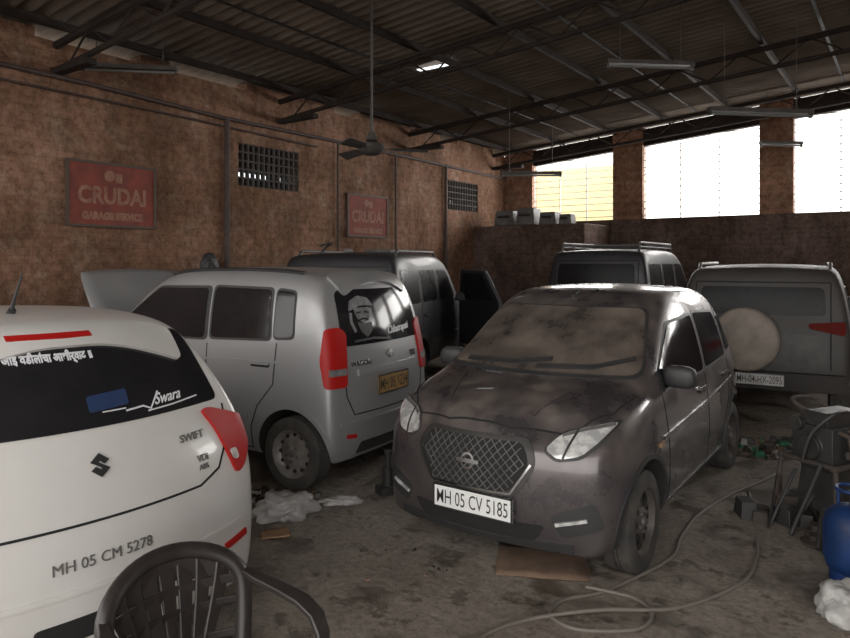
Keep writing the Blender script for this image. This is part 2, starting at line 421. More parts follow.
        while x < x1:
            y = y0 + grid * .5
            while y < y1:
                if inside((x, y), P) and min((Vector((x, y)) - Vector(q)).length for q in P) > grid * .4: pts.append((x, y))
                y += grid
            x += grid
        r = delaunay_2d_cdt([Vector(p) for p in pts], [], [list(range(n0))], 1, 1e-6)
        return s.proj(name, [tuple(v) for v in r[0]], r[2], ax, m, off, thick)
    def strip(s, name, path, w, ax, m, off=.003, thick=0.0, step=.03):
        P = []
        for i in range(len(path) - 1):
            a = Vector(path[i]); b = Vector(path[i + 1]); n = max(1, int((b - a).length / step))
            for k in range(n): P.append(a.lerp(b, k / n))
        P.append(Vector(path[-1])); v2 = []
        for i, p in enumerate(P):
            t = (P[min(i + 1, len(P) - 1)] - P[max(i - 1, 0)]).normalized(); q = Vector((-t.y, t.x)) * w / 2
            v2 += [tuple(p + q), tuple(p - q)]
        fs = [(2 * i, 2 * i + 1, 2 * i + 3, 2 * i + 2) for i in range(len(P) - 1)]
        return s.proj(name, v2, fs, ax, m, off, thick)
    def text(s, name, t, a, b, size, ax, m, bold=0.0, off=.008, rot=0, sx=1.0, shear=0):
        vs, fs = text_mesh(t, size, bold, shear); c, q = math.cos(rot), math.sin(rot)
        return s.proj(name, [(a + (x * sx) * c - y * q, b + (x * sx) * q + y * c) for x, y in vs], fs, ax, m, off)
    def arch(s, m, w=.035, thick=.006):
        R = s.rw + .06
        for ax in s.axles:
            pts = [(ax + (R + w * .4) * math.cos(a), s.rw + .01 + (R + w * .4) * math.sin(a)) for a in [math.radians(-8 + 196 * k / 24) for k in range(25)]]
            for sd in 'LR': s.strip('wheel_arch_trim', pts, w, sd, m, .002, thick)
    def mirror(s, x, y, z, m):
        for sg in (1, -1):
            b = MB(); X = Matrix.Translation((x, sg * (y + .11), z)) @ Matrix.Rotation(sg * -.15, 4, 'Z')
            vs = []; fs = []
            nu, nv = 14, 8
            for i in range(nv + 1):
                ph = math.pi * i / nv
                for k in range(nu):
                    th = 2 * math.pi * k / nu
                    sx = math.sin(ph)
                    def se(v, e): return math.copysign(abs(v) ** e, v)
                    vs.append((.05 * se(math.cos(th), .7) * sx ** .6, .105 * se(math.sin(th), .7) * sx ** .6, .07 * se(math.cos(ph), .7)))
            for i in range(nv):
                for k in range(nu): fs.append((i * nu + k, i * nu + (k + 1) % nu, (i + 1) * nu + (k + 1) % nu, (i + 1) * nu + k))
            b.add(vs, fs, m, X)
            b.box((-.052, 0, 0), (.006, .15, .095), M['glass'], X)
            b.tube([(x, sg * (y - .08), z - .05), (x, sg * (y + .05), z - .035)], .022, M['black'], 8)
            b.build('door_mirror', s.root)
    def handles(s, pts, m):
        for sd in 'LR':
            for x, z in pts:
                s.patch('door_handle_recess', [(x - .10, z - .025), (x + .10, z - .025), (x + .10, z + .025), (x - .10, z + .025)], sd, M['gap'], .002, 0, .02)
                s.patch('door_handle', [(x - .10, z - .005), (x + .10, z - .005), (x + .10, z + .02), (x - .10, z + .02)], sd, m, .008, .012, .01)

def side_windows(c, polys, gm, frame=True):
    for sd in 'LR':
        for p in polys:
            cx = sum(q[0] for q in p) / len(p); cz = sum(q[1] for q in p) / len(p)
            if frame:
                c.patch('window_rubber', [(cx + (q[0] - cx) * 1.05 + math.copysign(.008, q[0] - cx), cz + (q[1] - cz) * 1.06 + math.copysign(.008, q[1] - cz)) for q in p], sd, M['black'], .003, 0, .05)
            c.patch('side_window', p, sd, gm, .008, 0, .045)
def number_plate(car, x, z, w, hgt, face, txt, m, pitch=0, y=0):
    b = MB(); b.box((0, 0, 0), (.012, w, hgt), m)
    for yy in (-1, 1): b.box((.002, yy * (w / 2 - .004), 0), (.014, .008, hgt), M['ink'])
    for zz in (-1, 1): b.box((.002, 0, zz * (hgt / 2 - .004)), (.014, w, .008), M['ink'])
    vs, fs = text_mesh(txt, hgt * .85, .0002)
    x0 = min(v[0] for v in vs); x1 = max(v[0] for v in vs); k = w * .90 / (x1 - x0); xc = (x0 + x1) / 2
    y0 = min(v[1] for v in vs); y1 = max(v[1] for v in vs); yc = (y0 + y1) / 2
    b.add([(.0085, (x_ - xc) * k, y_ - yc) for x_, y_ in vs], fs, M['ink'])
    o = b.build('number_plate', car.root, smooth=False)
    o.matrix_local = Matrix.Translation((x, y, z)) @ Matrix.Rotation(0 if face == 'front' else math.pi, 4, 'Z') @ Matrix.Rotation(pitch, 4, 'Y')
G = M['gap']

# ---- grey hatchback facing the camera
cols = [(.02, .10, .30, .38, .98, 1.37, 1.47, .72, .70, .58, .47, .12),
        (.18, .22, .40, .50, .99, 1.40, 1.505, .79, .765, .635, .53, .05),
        (.70, .75, .80, .85, .97, 1.42, 1.54, .80, .775, .655, .55, 0),
        (1.3, 1.3, 1.3, 1.3, .95, 1.43, 1.55, .80, .775, .66, .56, 0),
        (1.75, 1.75, 1.75, 1.72, .94, 1.42, 1.54, .80, .775, .66, .56, -.02),
        (2.1, 2.12, 2.06, 2.0, .93, 1.37, 1.485, .80, .775, .65, .55, -.07),
        (2.35, 2.42, 2.40, 2.36, .92, 1.15, 1.24, .80, .775, .70, .61, -.10),
        (2.62, 2.68, 2.71, 2.73, .91, .975, 1.02, .80, .77, .73, .66, -.10),
        (2.8, 2.82, 2.84, 2.86, .89, .96, 1.0, .80, .765, .72, .64, -.08),
        (3.1, 3.08, 3.06, 3.05, .85, .92, .96, .79, .75, .70, .61, -.10),
        (3.32, 3.30, 3.27, 3.24, .80, .87, .91, .75, .72, .66, .56, -.14),
        (3.45, 3.43, 3.38, 3.34, .73, .80, .84, .66, .65, .60, .52, -.18)]
rg = Car('grey_hatchback_car', cols, (.20, .36, .60), M['purple'], (2.221, 6.561), (-.576, -.817), (.44, 2.79), .69, .285, wheel='dark')
rg.patch('windshield_rubber', [(-.685, 1.045), (-.545, 1.44), (.545, 1.44), (.685, 1.045)], 'front', M['black'], .003, 0, .06)
rg.patch('windshield', [(-.665, 1.06), (-.53, 1.43), (.53, 1.43), (.665, 1.06)], 'front', M['glassd'], .007, 0, .06)
side_windows(rg, [[(1.42, .97), (1.42, 1.36), (1.95, 1.33), (2.38, 1.06), (2.36, .965)], [(.68, 1.0), (.74, 1.34), (1.34, 1.37), (1.34, .975)], [(.42, 1.04), (.52, 1.28), (.62, 1.31), (.60, 1.02)]], M['glass'])
for sd in 'LR':
    rg.strip('door_gap', [(1.38, .28), (1.38, .94)], .008, sd, G); rg.strip('door_gap', [(2.42, 1.02), (2.40, .5), (2.36, .28), (1.38, .26)], .008, sd, G)
    rg.strip('door_gap', [(.62, .96), (.66, .7), (.84, .5), (.86, .28), (1.38, .26)], .008, sd, G)
    rg.strip('sill_trim', [(.82, .25), (2.42, .25)], .09, sd, M['black'], .002, .006)
    rg.strip('body_crease', [(.5, .80), (1.4, .74), (2.5, .70)], .02, sd, rg.paint, .002, .006)
    rg.patch('indicator_repeater', [(2.52, .66), (2.6, .66), (2.6, .69), (2.52, .69)], sd, M['card'], .006, .003, .01)
rg.handles([(1.52, .84), (.78, .86)], rg.paint)
rg.arch(M['black'], .03, .004)
gs = .80
def gx(x): return x * gs
rg.patch('grille_surround', [(gx(-.41), .80), (gx(.41), .80), (gx(.475), .675), (gx(.335), .495), (gx(-.335), .495), (gx(-.475), .675)], 'front', M['darkobj'], .004, .008, .06)
rg.patch('grille', [(gx(-.37), .775), (gx(.37), .775), (gx(.43), .67), (gx(.30), .52), (gx(-.30), .52), (gx(-.43), .67)], 'front', G, .014, 0, .05)
amp = .0125
for r_ in range(10):
    z = .536 + r_ * 2 * amp; hw = (.30 + .13 * (z - .52) / .15) if z < .67 else .43 - (z - .67) * .6
    hw = (hw - .02) * gs; n = int(2 * hw / .024); sgn = 1 if r_ % 2 else -1
    k0 = n // 2; pts = []
    for k in range(-k0, k0 + 1): pts.append((k * .024, z + (amp if k % 2 else -amp) * sgn))
    rg.strip('grille_bar', pts, .005, 'front', M['greyobj'], .018, .003)
rg.strip('grille_chrome_lip', [(gx(-.435), .675), (gx(-.305), .513), (gx(.305), .513), (gx(.435), .675)], .011, 'front', M['chrome'], .012, .006)
rg.patch('badge', [(-.07, .645), (.07, .645), (.07, .665), (-.07, .665)], 'front', M['chrome'], .026, .006, .01)
for k in range(12):
    a0 = 2 * math.pi * k / 12; a1 = 2 * math.pi * (k + 1) / 12
    rg.strip('badge_ring', [(.038 * math.cos(a0), .655 + .038 * math.sin(a0)), (.038 * math.cos(a1), .655 + .038 * math.sin(a1))], .011, 'front', M['chrome'], .024, .006)
for sg in (-1, 1):
    dz = .04
    rg.patch('headlamp_bezel', [(sg * .39, .71 + dz), (sg * .46, .795 + dz), (sg * .60, .835 + dz), (sg * .72, .855 + dz), (sg * .67, .75 + dz), (sg * .59, .675 + dz), (sg * .47, .655 + dz)], 'front', M['black'], .003, 0, .03)
    rg.patch('headlamp', [(sg * .405, .713 + dz), (sg * .465, .782 + dz), (sg * .60, .822 + dz), (sg * .705, .842 + dz), (sg * .655, .76 + dz), (sg * .585, .69 + dz), (sg * .478, .670 + dz)], 'front', M['lamp'], .008, .006, .03, .02)
    rg.strip('headlamp_divider', [(sg * .50, .675 + dz), (sg * .535, .80 + dz)], .012, 'front', M['darkobj'], .015, .003)
    rg.strip('headlamp_indicator', [(sg * .47, .774 + dz), (sg * .60, .812 + dz), (sg * .69, .83 + dz)], .014, 'front', M['greyobj'], .015, .002)
    rg.patch('lower_bumper_wing', [(sg * .44, .42), (sg * .66, .50), (sg * .70, .36), (sg * .50, .30)], 'front', M['black'], .004, 0, .03)
    rg.strip('daytime_lamp', [(sg * .47, .375), (sg * .62, .41)], .016, 'front', M['lamp'], .008, .006)
rg.patch('lower_intake', [(-.42, .36), (.42, .36), (.36, .27), (-.36, .27)], 'front', G, .004, 0, .03)
rg.strip('lower_lip', [(-.55, .25), (.55, .25)], .04, 'front', M['black'], .004, .01)
for sg in (-1, 1): rg.strip('hood_gap', [(2.72, sg * .70), (3.0, sg * .66), (3.22, sg * .50)], .008, 'top', G)
rg.strip('hood_gap', [(3.22, -.50), (3.32, -.2), (3.33, 0), (3.32, .2), (3.22, .50)], .008, 'top', G)
for sg in (-1, 1): rg.strip('hood_crease', [(2.78, sg * .42), (3.22, sg * .28)], .03, 'top', rg.paint, .001, .006)
rg.strip('wiper', [(-.50, 1.08), (-.1, 1.09), (.12, 1.12)], .018, 'front', M['black'], .012, .008)
rg.strip('wiper', [(.05, 1.08), (.4, 1.09), (.60, 1.14)], .018, 'front', M['black'], .012, .008)
rg.strip('cowl_panel', [(2.60, -.60), (2.66, -.3), (2.68, 0), (2.66, .3), (2.60, .60)], .06, 'top', M['black'], .002, .003)
rg.mirror(2.30, .72, 1.04, M['black'])
hx = rg.ray('front', 0, .44)[0].x
number_plate(rg, hx + .02, .435, .50, .13, 'front', 'MH 05 CV 5185', M['plate'], y=.03)
rg.strip('roof_antenna', [(1.9, 0), (1.98, 0)], .03, 'top', M['black'], .002, .02)

# ---- silver tall hatchback
cols = [(0, .04, .15, .22, 1.06, 1.52, 1.60, .70, .68, .61, .52, .09),
        (.14, .17, .26, .36, 1.07, 1.55, 1.65, .75, .735, .665, .57, .03),
        (.7, .7, .75, .8, 1.07, 1.57, 1.675, .755, .74, .68, .58, 0),
        (1.3, 1.3, 1.3, 1.3, 1.06, 1.57, 1.68, .755, .74, .68, .58, 0),
        (1.8, 1.8, 1.8, 1.8, 1.05, 1.56, 1.67, .755, .74, .68, .58, -.02),
        (2.2, 2.25, 2.2, 2.14, 1.03, 1.52, 1.63, .755, .74, .67, .57, -.05),
        (2.5, 2.55, 2.5, 2.47, 1.02, 1.28, 1.36, .755, .74, .70, .62, -.07),
        (2.8, 2.85, 2.85, 2.86, 1.0, 1.05, 1.09, .755, .735, .70, .64, -.08),
        (3.2, 3.2, 3.2, 3.2, .93, .99, 1.02, .75, .72, .68, .62, -.06),
        (3.45, 3.43, 3.42, 3.38, .82, .9, .94, .74, .71, .66, .58, -.08),
        (3.6, 3.58, 3.55, 3.52, .72, .8, .84, .66, .65, .6, .54, -.12)]
wr = Car('silver_tall_hatchback_car', cols, (.22, .38, .66), M['silver'], (-.25, 5.60), (-.865, .50), (.47, 2.88), .655, .28, wheel='steel')
wr.patch('rear_window', [(-.56, 1.10), (-.52, 1.53), (.52, 1.53), (.56, 1.10)], 'rear', M['glass'], .006, 0, .07)
side_windows(wr, [[(1.42, 1.12), (1.42, 1.53), (2.05, 1.52), (2.62, 1.14), (2.62, 1.10)], [(.70, 1.15), (.72, 1.53), (1.34, 1.54), (1.34, 1.13)], [(.46, 1.17), (.48, 1.51), (.66, 1.53), (.65, 1.16)]], M['glass'])
wr.patch('windshield', [(-.64, 1.13), (-.54, 1.55), (.54, 1.55), (.64, 1.13)], 'front', M['glass'], .006, 0, .06)
for sd in 'LR':
    wr.strip('door_gap', [(1.38, .28), (1.38, 1.08)], .009, sd, G); wr.strip('door_gap', [(2.66, 1.08), (2.66, .6), (2.6, .28), (1.55, .26)], .009, sd, G)
    wr.strip('door_gap', [(.62, 1.12), (.64, .8), (.80, .62), (.87, .45), (.87, .28), (1.55, .26)], .009, sd, G)
    wr.strip('side_moulding', [(.90, .52), (2.60, .50)], .03, sd, wr.paint, .002, .01)
    wr.patch('tail_light', [(-.085, .80), (-.08, 1.20), (-.02, 1.25), (.09, 1.24), (.12, 1.0), (.09, .80)], 'c' + sd, M['red'], .006, .010, .03, .02)
    wr.patch('reverse_lamp', [(-.075, .89), (-.075, .94), (.06, .94), (.06, .89)], 'c' + sd, M['stickerg'], .018, .003, .01, .02)
    wr.strip('body_crease', [(.3, .98), (1.6, .95), (2.8, .90)], .02, sd, wr.paint, .002, .005)
wr.handles([(1.54, .93), (.78, .95)], wr.paint)
wr.arch(wr.paint, .035, .006)
for sg in (-1, 1):
    wr.patch('bumper_reflector', [(sg * .46, .40), (sg * .56, .41), (sg * .56, .44), (sg * .46, .43)], 'rear', M['red'], .006, .002, .01)
wr.strip('tailgate_gap', [(-.57, 1.08), (-.55, .72), (-.48, .58), (.48, .58), (.55, .72), (.57, 1.08)], .009, 'rear', G)
wr.strip('tailgate_garnish', [(-.42, .89), (.42, .89)], .05, 'rear', M['silver'], .003, .014)
wr.strip('bumper_crease', [(-.62, .52), (.62, .52)], .03, 'rear', M['silver'], .003, .012)
wr.patch('rear_bumper_insert', [(-.4, .36), (.4, .36), (.44, .27), (-.44, .27)], 'rear', M['black'], .004, .0, .02)
number_plate(wr, wr.ray('rear', 0, .76)[0].x - .015, .77, .44, .15, 'rear', 'MH 05 1234', M['plate_y'])
wr.patch('badge', [(-.045, 1.0), (0, 1.04), (.045, 1.0), (0, .96)], 'rear', M['chrome'], .005, .006, .01)
wr.text('badge_text', 'VXi', .40, .96, .07, 'rear', M['chrome'], .001); wr.text('badge_text', 'WAGON', -.38, .96, .055, 'rear', M['chrome'], .001)
wr.strip('rear_wiper', [(.0, 1.12), (-.2, 1.14), (-.42, 1.13)], .016, 'rear', M['black'], .01, .01)
wr.patch('roof_spoiler', [(.20, -.46), (.20, .46), (.34, .50), (.34, -.50)], 'top', wr.paint, .004, .018, .05)
SG = M['stickerg']
wr.patch('portrait_sticker', [(-.43, 1.36), (-.40, 1.44), (-.30, 1.48), (-.19, 1.46), (-.13, 1.39), (-.20, 1.40), (-.30, 1.40)], 'rear', SG, .010, 0, .02, .02)
wr.patch('portrait_sticker', [(-.37, 1.385), (-.19, 1.385), (-.19, 1.33), (-.23, 1.28), (-.30, 1.27), (-.35, 1.30)], 'rear', SG, .010, 0, .02, .02)
wr.patch('portrait_sticker', [(-.36, 1.28), (-.29, 1.255), (-.19, 1.27), (-.20, 1.20), (-.27, 1.15), (-.33, 1.20)], 'rear', M['darkobj'], .010, 0, .02, .02)
wr.strip('portrait_sticker', [(-.41, 1.35), (-.42, 1.28), (-.39, 1.20)], .025, 'rear', SG, .010)
wr.strip('portrait_sticker', [(-.35, 1.345), (-.30, 1.35)], .012, 'rear', G, .014); wr.strip('portrait_sticker', [(-.26, 1.35), (-.21, 1.345)], .012, 'rear', G, .014)
wr.strip('portrait_sticker', [(-.33, 1.29), (-.28, 1.30), (-.23, 1.29)], .014, 'rear', G, .014)
wr.text('window_lettering', 'Chhatrapati', .18, 1.19, .085, 'rear', M['sticker'], 0, .011, .06, .9, .4)
for sg in (-1, 1):
    wr.strip('roof_rail', [(.5, sg * .54), (2.0, sg * .54)], .03, 'top', M['black'], .002, .02)
b = MB()
for (x0, z0, x1, z1) in [(2.92, 1.10, 3.40, 1.66)]:
    n = 8; vs = []; fs = []
    for i in range(n + 1):
        t = i / n; x = x0 + (x1 - x0) * t; z = z0 + (z1 - z0) * t + .06 * math.sin(math.pi * t)
        for j in range(n + 1):
            q = 2 * j / n - 1; w = .66 - .08 * t ** 3
            vs.append((x - .06 * q * q * t, w * q, z - .03 * q * q))
    for i in range(n):
        for j in range(n): a = i * (n + 1) + j; fs.append((a, a + 1, a + n + 2, a + n + 1))
    b.add(vs, fs, wr.paint)
o = b.build('raised_bonnet', wr.root); sm = o.modifiers.new('s', 'SOLIDIFY'); sm.thickness = .025
b = MB(); b.tube([(3.3, .5, .95), (3.3, .5, 1.55)], .006, M['black']); b.build('bonnet_stay', wr.root)

# ---- white hatchback
cols = [(0, .09, .31, .40, 1.00, 1.34, 1.405, .76, .74, .57, .50, .17),
        (.16, .20, .42, .54, 1.01, 1.38, 1.45, .84, .81, .645, .56, .06),
        (.7, .7, .8, .85, 1.00, 1.40, 1.48, .85, .82, .68, .58, 0),
        (1.3, 1.3, 1.3, 1.3, .98, 1.41, 1.49, .85, .82, .69, .60, 0),
        (1.9, 1.9, 1.9, 1.85, .97, 1.40, 1.48, .85, .82, .69, .60, -.02),
        (2.3, 2.3, 2.2, 2.1, .96, 1.35, 1.43, .85, .82, .67, .58, -.06),
        (2.6, 2.65, 2.6, 2.55, .95, 1.16, 1.24, .85, .82, .73, .65, -.09),
        (2.95, 3.0, 3.0, 3.0, .93, .98, 1.02, .85, .81, .77, .70, -.10),
        (3.4, 3.4, 3.4, 3.38, .87, .93, .96, .84, .79, .74, .66, -.08),
        (3.7, 3.68, 3.65, 3.62, .77, .84, .88, .80, .76, .70, .6, -.14),
        (3.85, 3.83, 3.8, 3.76, .68, .76, .80, .70, .69, .63, .56, -.18)]
sw = Car('white_hatchback_car', cols, (.22, .40, .70), M['white'], (-1.20, 2.61), (-.77, .64), (.66, 3.09), .74, .295, wheel='steel')
sw.patch('rear_window', [(-.66, 1.085), (-.59, 1.415), (.59, 1.415), (.66, 1.085)], 'rear', M['glass'], .005, 0, .04)
side_windows(sw, [[(1.6, 1.02), (1.6, 1.36), (2.15, 1.34), (2.6, 1.05)], [(.75, 1.06), (.85, 1.33), (1.5, 1.36), (1.5, 1.03)]], M['glass'])
sw.patch('windshield', [(-.66, 1.05), (-.54, 1.37), (.54, 1.37), (.66, 1.05)], 'front', M['glass'], .005, 0, .06)
sw.patch('roof_spoiler', [(.40, -.52), (.37, 0), (.40, .52), (.56, .54), (.56, -.54)], 'top', sw.paint, .003, .016, .04)
sw.strip('high_stop_lamp', [(-.22, 1.425), (.10, 1.425)], .018, 'rear', M['red'], .014, .008)
sw.strip('tailgate_gap', [(-.68, 1.06), (-.655, .93), (-.57, .80), (-.45, .755), (.45, .755), (.57, .80), (.655, .93), (.68, 1.06)], .010, 'rear', G)
for sd in 'LR':
    sw.patch('tail_light', [(.075, .74), (.045, .86), (.03, .98), (.01, 1.06), (.06, 1.06), (.16, 1.02), (.26, .97), (.20, .86), (.14, .77)], 'c' + sd, M['red'], .004, .010, .03, .02)
    sw.patch('reverse_lamp', [(.07, .81), (.06, .86), (.10, .86), (.105, .81)], 'c' + sd, M['lamp'], .016, .002, .015, .02)
    sw.strip('bumper_reflector', [(-.04, .44), (.10, .46)], .03, 'c' + sd, M['red'], .006, .002)
S = [(-.052, .022), (.0, .062), (.052, .022), (.026, .004), (.0, .024), (-.010, .016), (.052, -.022), (0, -.062), (-.052, -.022), (-.026, -.004), (0, -.024), (.010, -.016)]
sw.patch('emblem', [(x * .70, .95 + y * .70) for x, y in S], 'rear', M['ink'], .005, .004, 0, .02)
sw.text('badge_text', 'SWIFT', .44, .965, .044, 'rear', M['greyink'], .0006, .006, 0, 1.1)
sw.text('badge_text', 'VDi', .48, .865, .042, 'rear', M['greyink'], 0, .006, 0, 1.0)
sw.text('badge_text', 'ABS', .48, .828, .033, 'rear', M['greyink'], 0, .006, 0, 1.0)
sw.text('number_lettering', 'MH 05 CM 5278', -.01, .615, .058, 'rear', M['greyink'], 0, .005, 0, .98)
sw.text('window_lettering', '\u0965 \u0906\u0908 \u0935\u0921\u0940\u0932\u093e\u0902\u091a\u093e \u0906\u0936\u0940\u0930\u094d\u0935\u093e\u0926 \u0965', -.105, 1.355, .042, 'rear', M['sticker'], .0008, .010, 0, .80)
sw.text('window_lettering', 'Swara', .36, 1.145, .060, 'rear', M['sticker'], .0003, .008, .03, 1.0, .5)
sw.strip('window_swoosh', [(.15, 1.125), (.23, 1.13), (.265, 1.115), (.32, 1.175)], .006, 'rear', M['sticker'], .008)
sw.strip('window_swoosh', [(.25, 1.108), (.38, 1.112), (.53, 1.122)], .005, 'rear', M['sticker'], .008)
sw.strip('window_swoosh', [(.15, 1.135), (.05, 1.135)], .004, 'rear', M['sticker'], .008)
sw.patch('blue_folder_on_shelf', [(.0, 1.14), (.0, 1.20), (.17, 1.21), (.17, 1.15)], 'rear', M['bluedim'], .007, 0, .01)
sw.strip('bumper_crease', [(-.70, .53), (-.4, .52), (.4, .52), (.70, .53)], .02, 'rear', sw.paint, .002, .006)
sw.patch('number_recess', [(-.27, .42), (-.24, .33), (.24, .33), (.27, .42)], 'rear', G, .003, 0, .03)
b = MB(); b.tube([(.95, .03, 1.49), (.90, .03, 1.57), (.80, .03, 1.70)], [.012, .008, .004], M['black'], 8); b.tube([(.97, .03, 1.495), (.92, .03, 1.525)], .018, M['black'], 8); b.build('roof_antenna', sw.root)
sw.arch(sw.paint, .03, .004); sw.mirror(2.5, .84, 1.0, sw.paint)
for sd in 'LR': sw.strip('door_gap', [(1.55, .28), (1.55, 1.0)], .008, sd, G)

# ---- boxy SUVs
def suv_cols(H, W=1.0):
    return [(0, .02, .08, .14, 1.12, H - .12, H - .03, .82, .82, .73, .66, .05),
         (.12, .14, .18, .26, 1.12, H - .10, H, .87, .86, .78, .70, .01),
         (1.0, 1.0, 1.0, 1.0, 1.12, H - .10, H + .02, .87, .86, .785, .71, 0),
         (1.8, 1.8, 1.8, 1.8, 1.12, H - .10, H + .02, .87, .86, .785, .71, 0),
         (2.4, 2.48, 2.40, 2.32, 1.12, H - .13, H - .03, .87, .86, .775, .70, -.03),
         (2.65, 2.72, 2.68, 2.64, 1.12, 1.42, 1.52, .87, .86, .81, .74, -.05),
         (2.9, 2.95, 2.95, 2.95, 1.10, 1.15, 1.18, .87, .86, .82, .74, -.05),
         (3.5, 3.5, 3.5, 3.5, 1.04, 1.10, 1.14, .86, .84, .78, .70, -.04),
         (3.98, 3.96, 3.94, 3.92, .95, 1.02, 1.07, .85, .83, .77, .69, -.06),
         (4.1, 4.08, 4.06, 4.04, .88, .95, 1.0, .79, .78, .73, .65, -.08)]
def suv(name, H, paint, origin, h, glass, hi=1.22, rack=False, spare=None, lightz=(.85, 1.2), railm=None):
    c = Car(name, suv_cols(H), (.36, .52, .80), paint, origin, h, (.80, 3.35), .75, .35, wheel='dark')
    c.patch('rear_window', [(-.62, hi), (-.60, H - .20), (.60, H - .20), (.62, hi)], 'rear', glass, .006, 0, .06)
    c.patch('windshield', [(-.70, 1.24), (-.62, H - .20), (.62, H - .20), (.70, 1.24)], 'front', glass, .006, 0, .06)
    side_windows(c, [[(.22, hi), (.26, H - .2), (.85, H - .2), (.85, hi)], [(.97, hi), (.97, H - .2), (1.62, H - .2), (1.62, hi)], [(1.74, hi), (1.74, H - .2), (2.22, H - .21), (2.55, hi + .02)]], glass)
    for sd in 'LR':
        for p in ([(.91, 1.6), (.91, .9)], [(1.68, 1.6), (1.68, .45)], [(2.62, 1.18), (2.6, .45), (1.3, .45)]): c.strip('door_gap', p, .012, sd, G)
        c.strip('side_cladding', [(1.2, .66), (2.9, .66)], .12, sd, M['black'], .003, .012)
    c.arch(M['black'], .06, .02)
    c.strip('rear_bumper', [(-.78, .50), (.78, .50)], .16, 'rear', M['black'] if paint != M['silver2'] else paint, .01, .07)
    c.strip('front_bumper', [(-.76, .52), (.76, .52)], .18, 'front', M['black'], .01, .06)
    c.patch('front_grille', [(-.45, .72), (-.45, .92), (.45, .92), (.45, .72)], 'front', M['black'], .01, .01, .03)
    for sg in (-1, 1):
        c.patch('tail_light', [(sg * .70, lightz[0]), (sg * .70, lightz[1]), (sg * .79, lightz[1]), (sg * .79, lightz[0])], 'rear', M['redd'], .006, .012, .02)
        c.patch('headlamp', [(sg * .52, .74), (sg * .52, .92), (sg * .72, .92), (sg * .72, .74)], 'front', M['lamp'], .01, .01, .03)
    c.strip('tailgate_gap', [(-.66, .62), (-.66, H - .15), (.66, H - .15), (.66, .62)], .012, 'rear', G)
    c.handles([(1.85, 1.04), (1.08, 1.04)], M['black'])
    c.mirror(2.55, .86, 1.22, M['black'])
    b = MB()
    if rack:
        zz = H + .13
        for sg in (-1, 1):
            b.tube([(.3, sg * .62, H - .01), (.32, sg * .62, zz), (2.2, sg * .62, zz), (2.24, sg * .62, H - .03)], .018, M['greyobj'])
            b.tube([(.3, sg * .62, zz - .065), (2.2, sg * .62, zz - .065)], .012, M['greyobj'])
            for x in (.8, 1.3, 1.8): b.tube([(x, sg * .62, H - .01), (x, sg * .62, zz)], .014, M['greyobj'])
        for x in (.35, .8, 1.3, 1.8, 2.2): b.tube([(x, -.62, zz - .04), (x, .62, zz - .04)], .014, M['greyobj'])
    else:
        for sg in (-1, 1):
            b.tube([(.35, sg * .66, H - .03), (.45, sg * .66, H + .05), (2.0, sg * .66, H + .05), (2.1, sg * .66, H - .03)], .02, railm or M['greyobj'])
    b.build('roof_rack', c.root)
    if spare:
        b = MB(); X = Matrix.Translation((-.02, spare[0], spare[1]))
        b.lathe([(.0001, -.19), (.12, -.195), (.15, -.185), (.30, -.18), (.335, -.15), (.345, -.09), (.335, -.0), (.30, .03)], spare[2], 40, 'x', X)
        b.build('spare_wheel_cover', c.root)
    return c
s1 = suv('dark_utility_vehicle', 1.84, M['darkpaint'], (-1.12, 8.3), (.30, .954), M['glass2'])
s2 = suv('black_utility_vehicle', 1.92, M['darkpaint'], (2.59, 10.47), (.55, .835), M['glass2'], rack=True, hi=1.3)
M['sparec'] = mat('spare_cover_vinyl', (.30, .255, .21), (.19, .16, .135), scale=5, rough=.7)
s3 = suv('silver_utility_vehicle', 1.68, M['silver2'], (3.62, 7.35), (.5, .866), M['glass2'], spare=(.14, .92, M['sparec']), hi=1.18, lightz=(1.0, 1.12), railm=M['steel'])
number_plate(s3, -.11, .50, .48, .13, 'rear', 'MH-04-HX-2095', M['bag'])
for sg in (-1, 1): s3.patch('tail_light_wide', [(sg * .46, 1.05), (sg * .46, 1.10), (sg * .78, 1.13), (sg * .78, .98)], 'rear', M['redd'], .008, .012, .02)
s3.patch('tailgate_panel', [(-.60, .62), (-.62, .98), (.62, .98), (.60, .62)], 'rear', M['darkobj'], .004, .004, .05)
b = MB(); vs = [(0, 0, .50), (.95, 0, .50), (.95, 0, 1.16), (.62, -.02, 1.62), (.08, -.04, 1.64), (0, 0, 1.16)]
b.add(vs + [(x, y + .07, z) for x, y, z in vs], [(0, 1, 2, 5), (5, 2, 3, 4), (6, 11, 8, 7), (11, 10, 9, 8), (0, 6, 7, 1), (1, 7, 8, 2), (2, 8, 9, 3), (3, 9, 10, 4), (4, 10, 11, 5), (5, 11, 6, 0)], M['darkpaint'])
b.add([(.08, -.018, 1.19), (.84, -.018, 1.19), (.58, -.032, 1.57), (.13, -.045, 1.58)], [(0, 1, 2, 3)], M['glass2'])
o = b.build('open_front_door', s1.root, bevel=.01); o.matrix_local = Matrix.Translation((2.62, -.90, 0)) @ Matrix.Rotation(math.radians(-128), 4, 'Z')
b = MB()
for p, d, a in (((.9, .2, 1.90), (.5, .12, .05), .4), ((1.2, -.2, 1.90), (.7, .10, .04), -.3), ((.6, -.35, 1.89), (.3, .2, .04), .9)):
    b.box((0, 0, 0), d, M['greyobj'], Matrix.Translation(p) @ Matrix.Rotation(a, 4, 'Z'))
b.tube([(.7, .5, 1.88), (.75, .45, 1.95), (.6, .3, 2.0), (.45, .4, 1.96)], .015, M['black'])
b.build('roof_load', s1.root, bevel=.01)

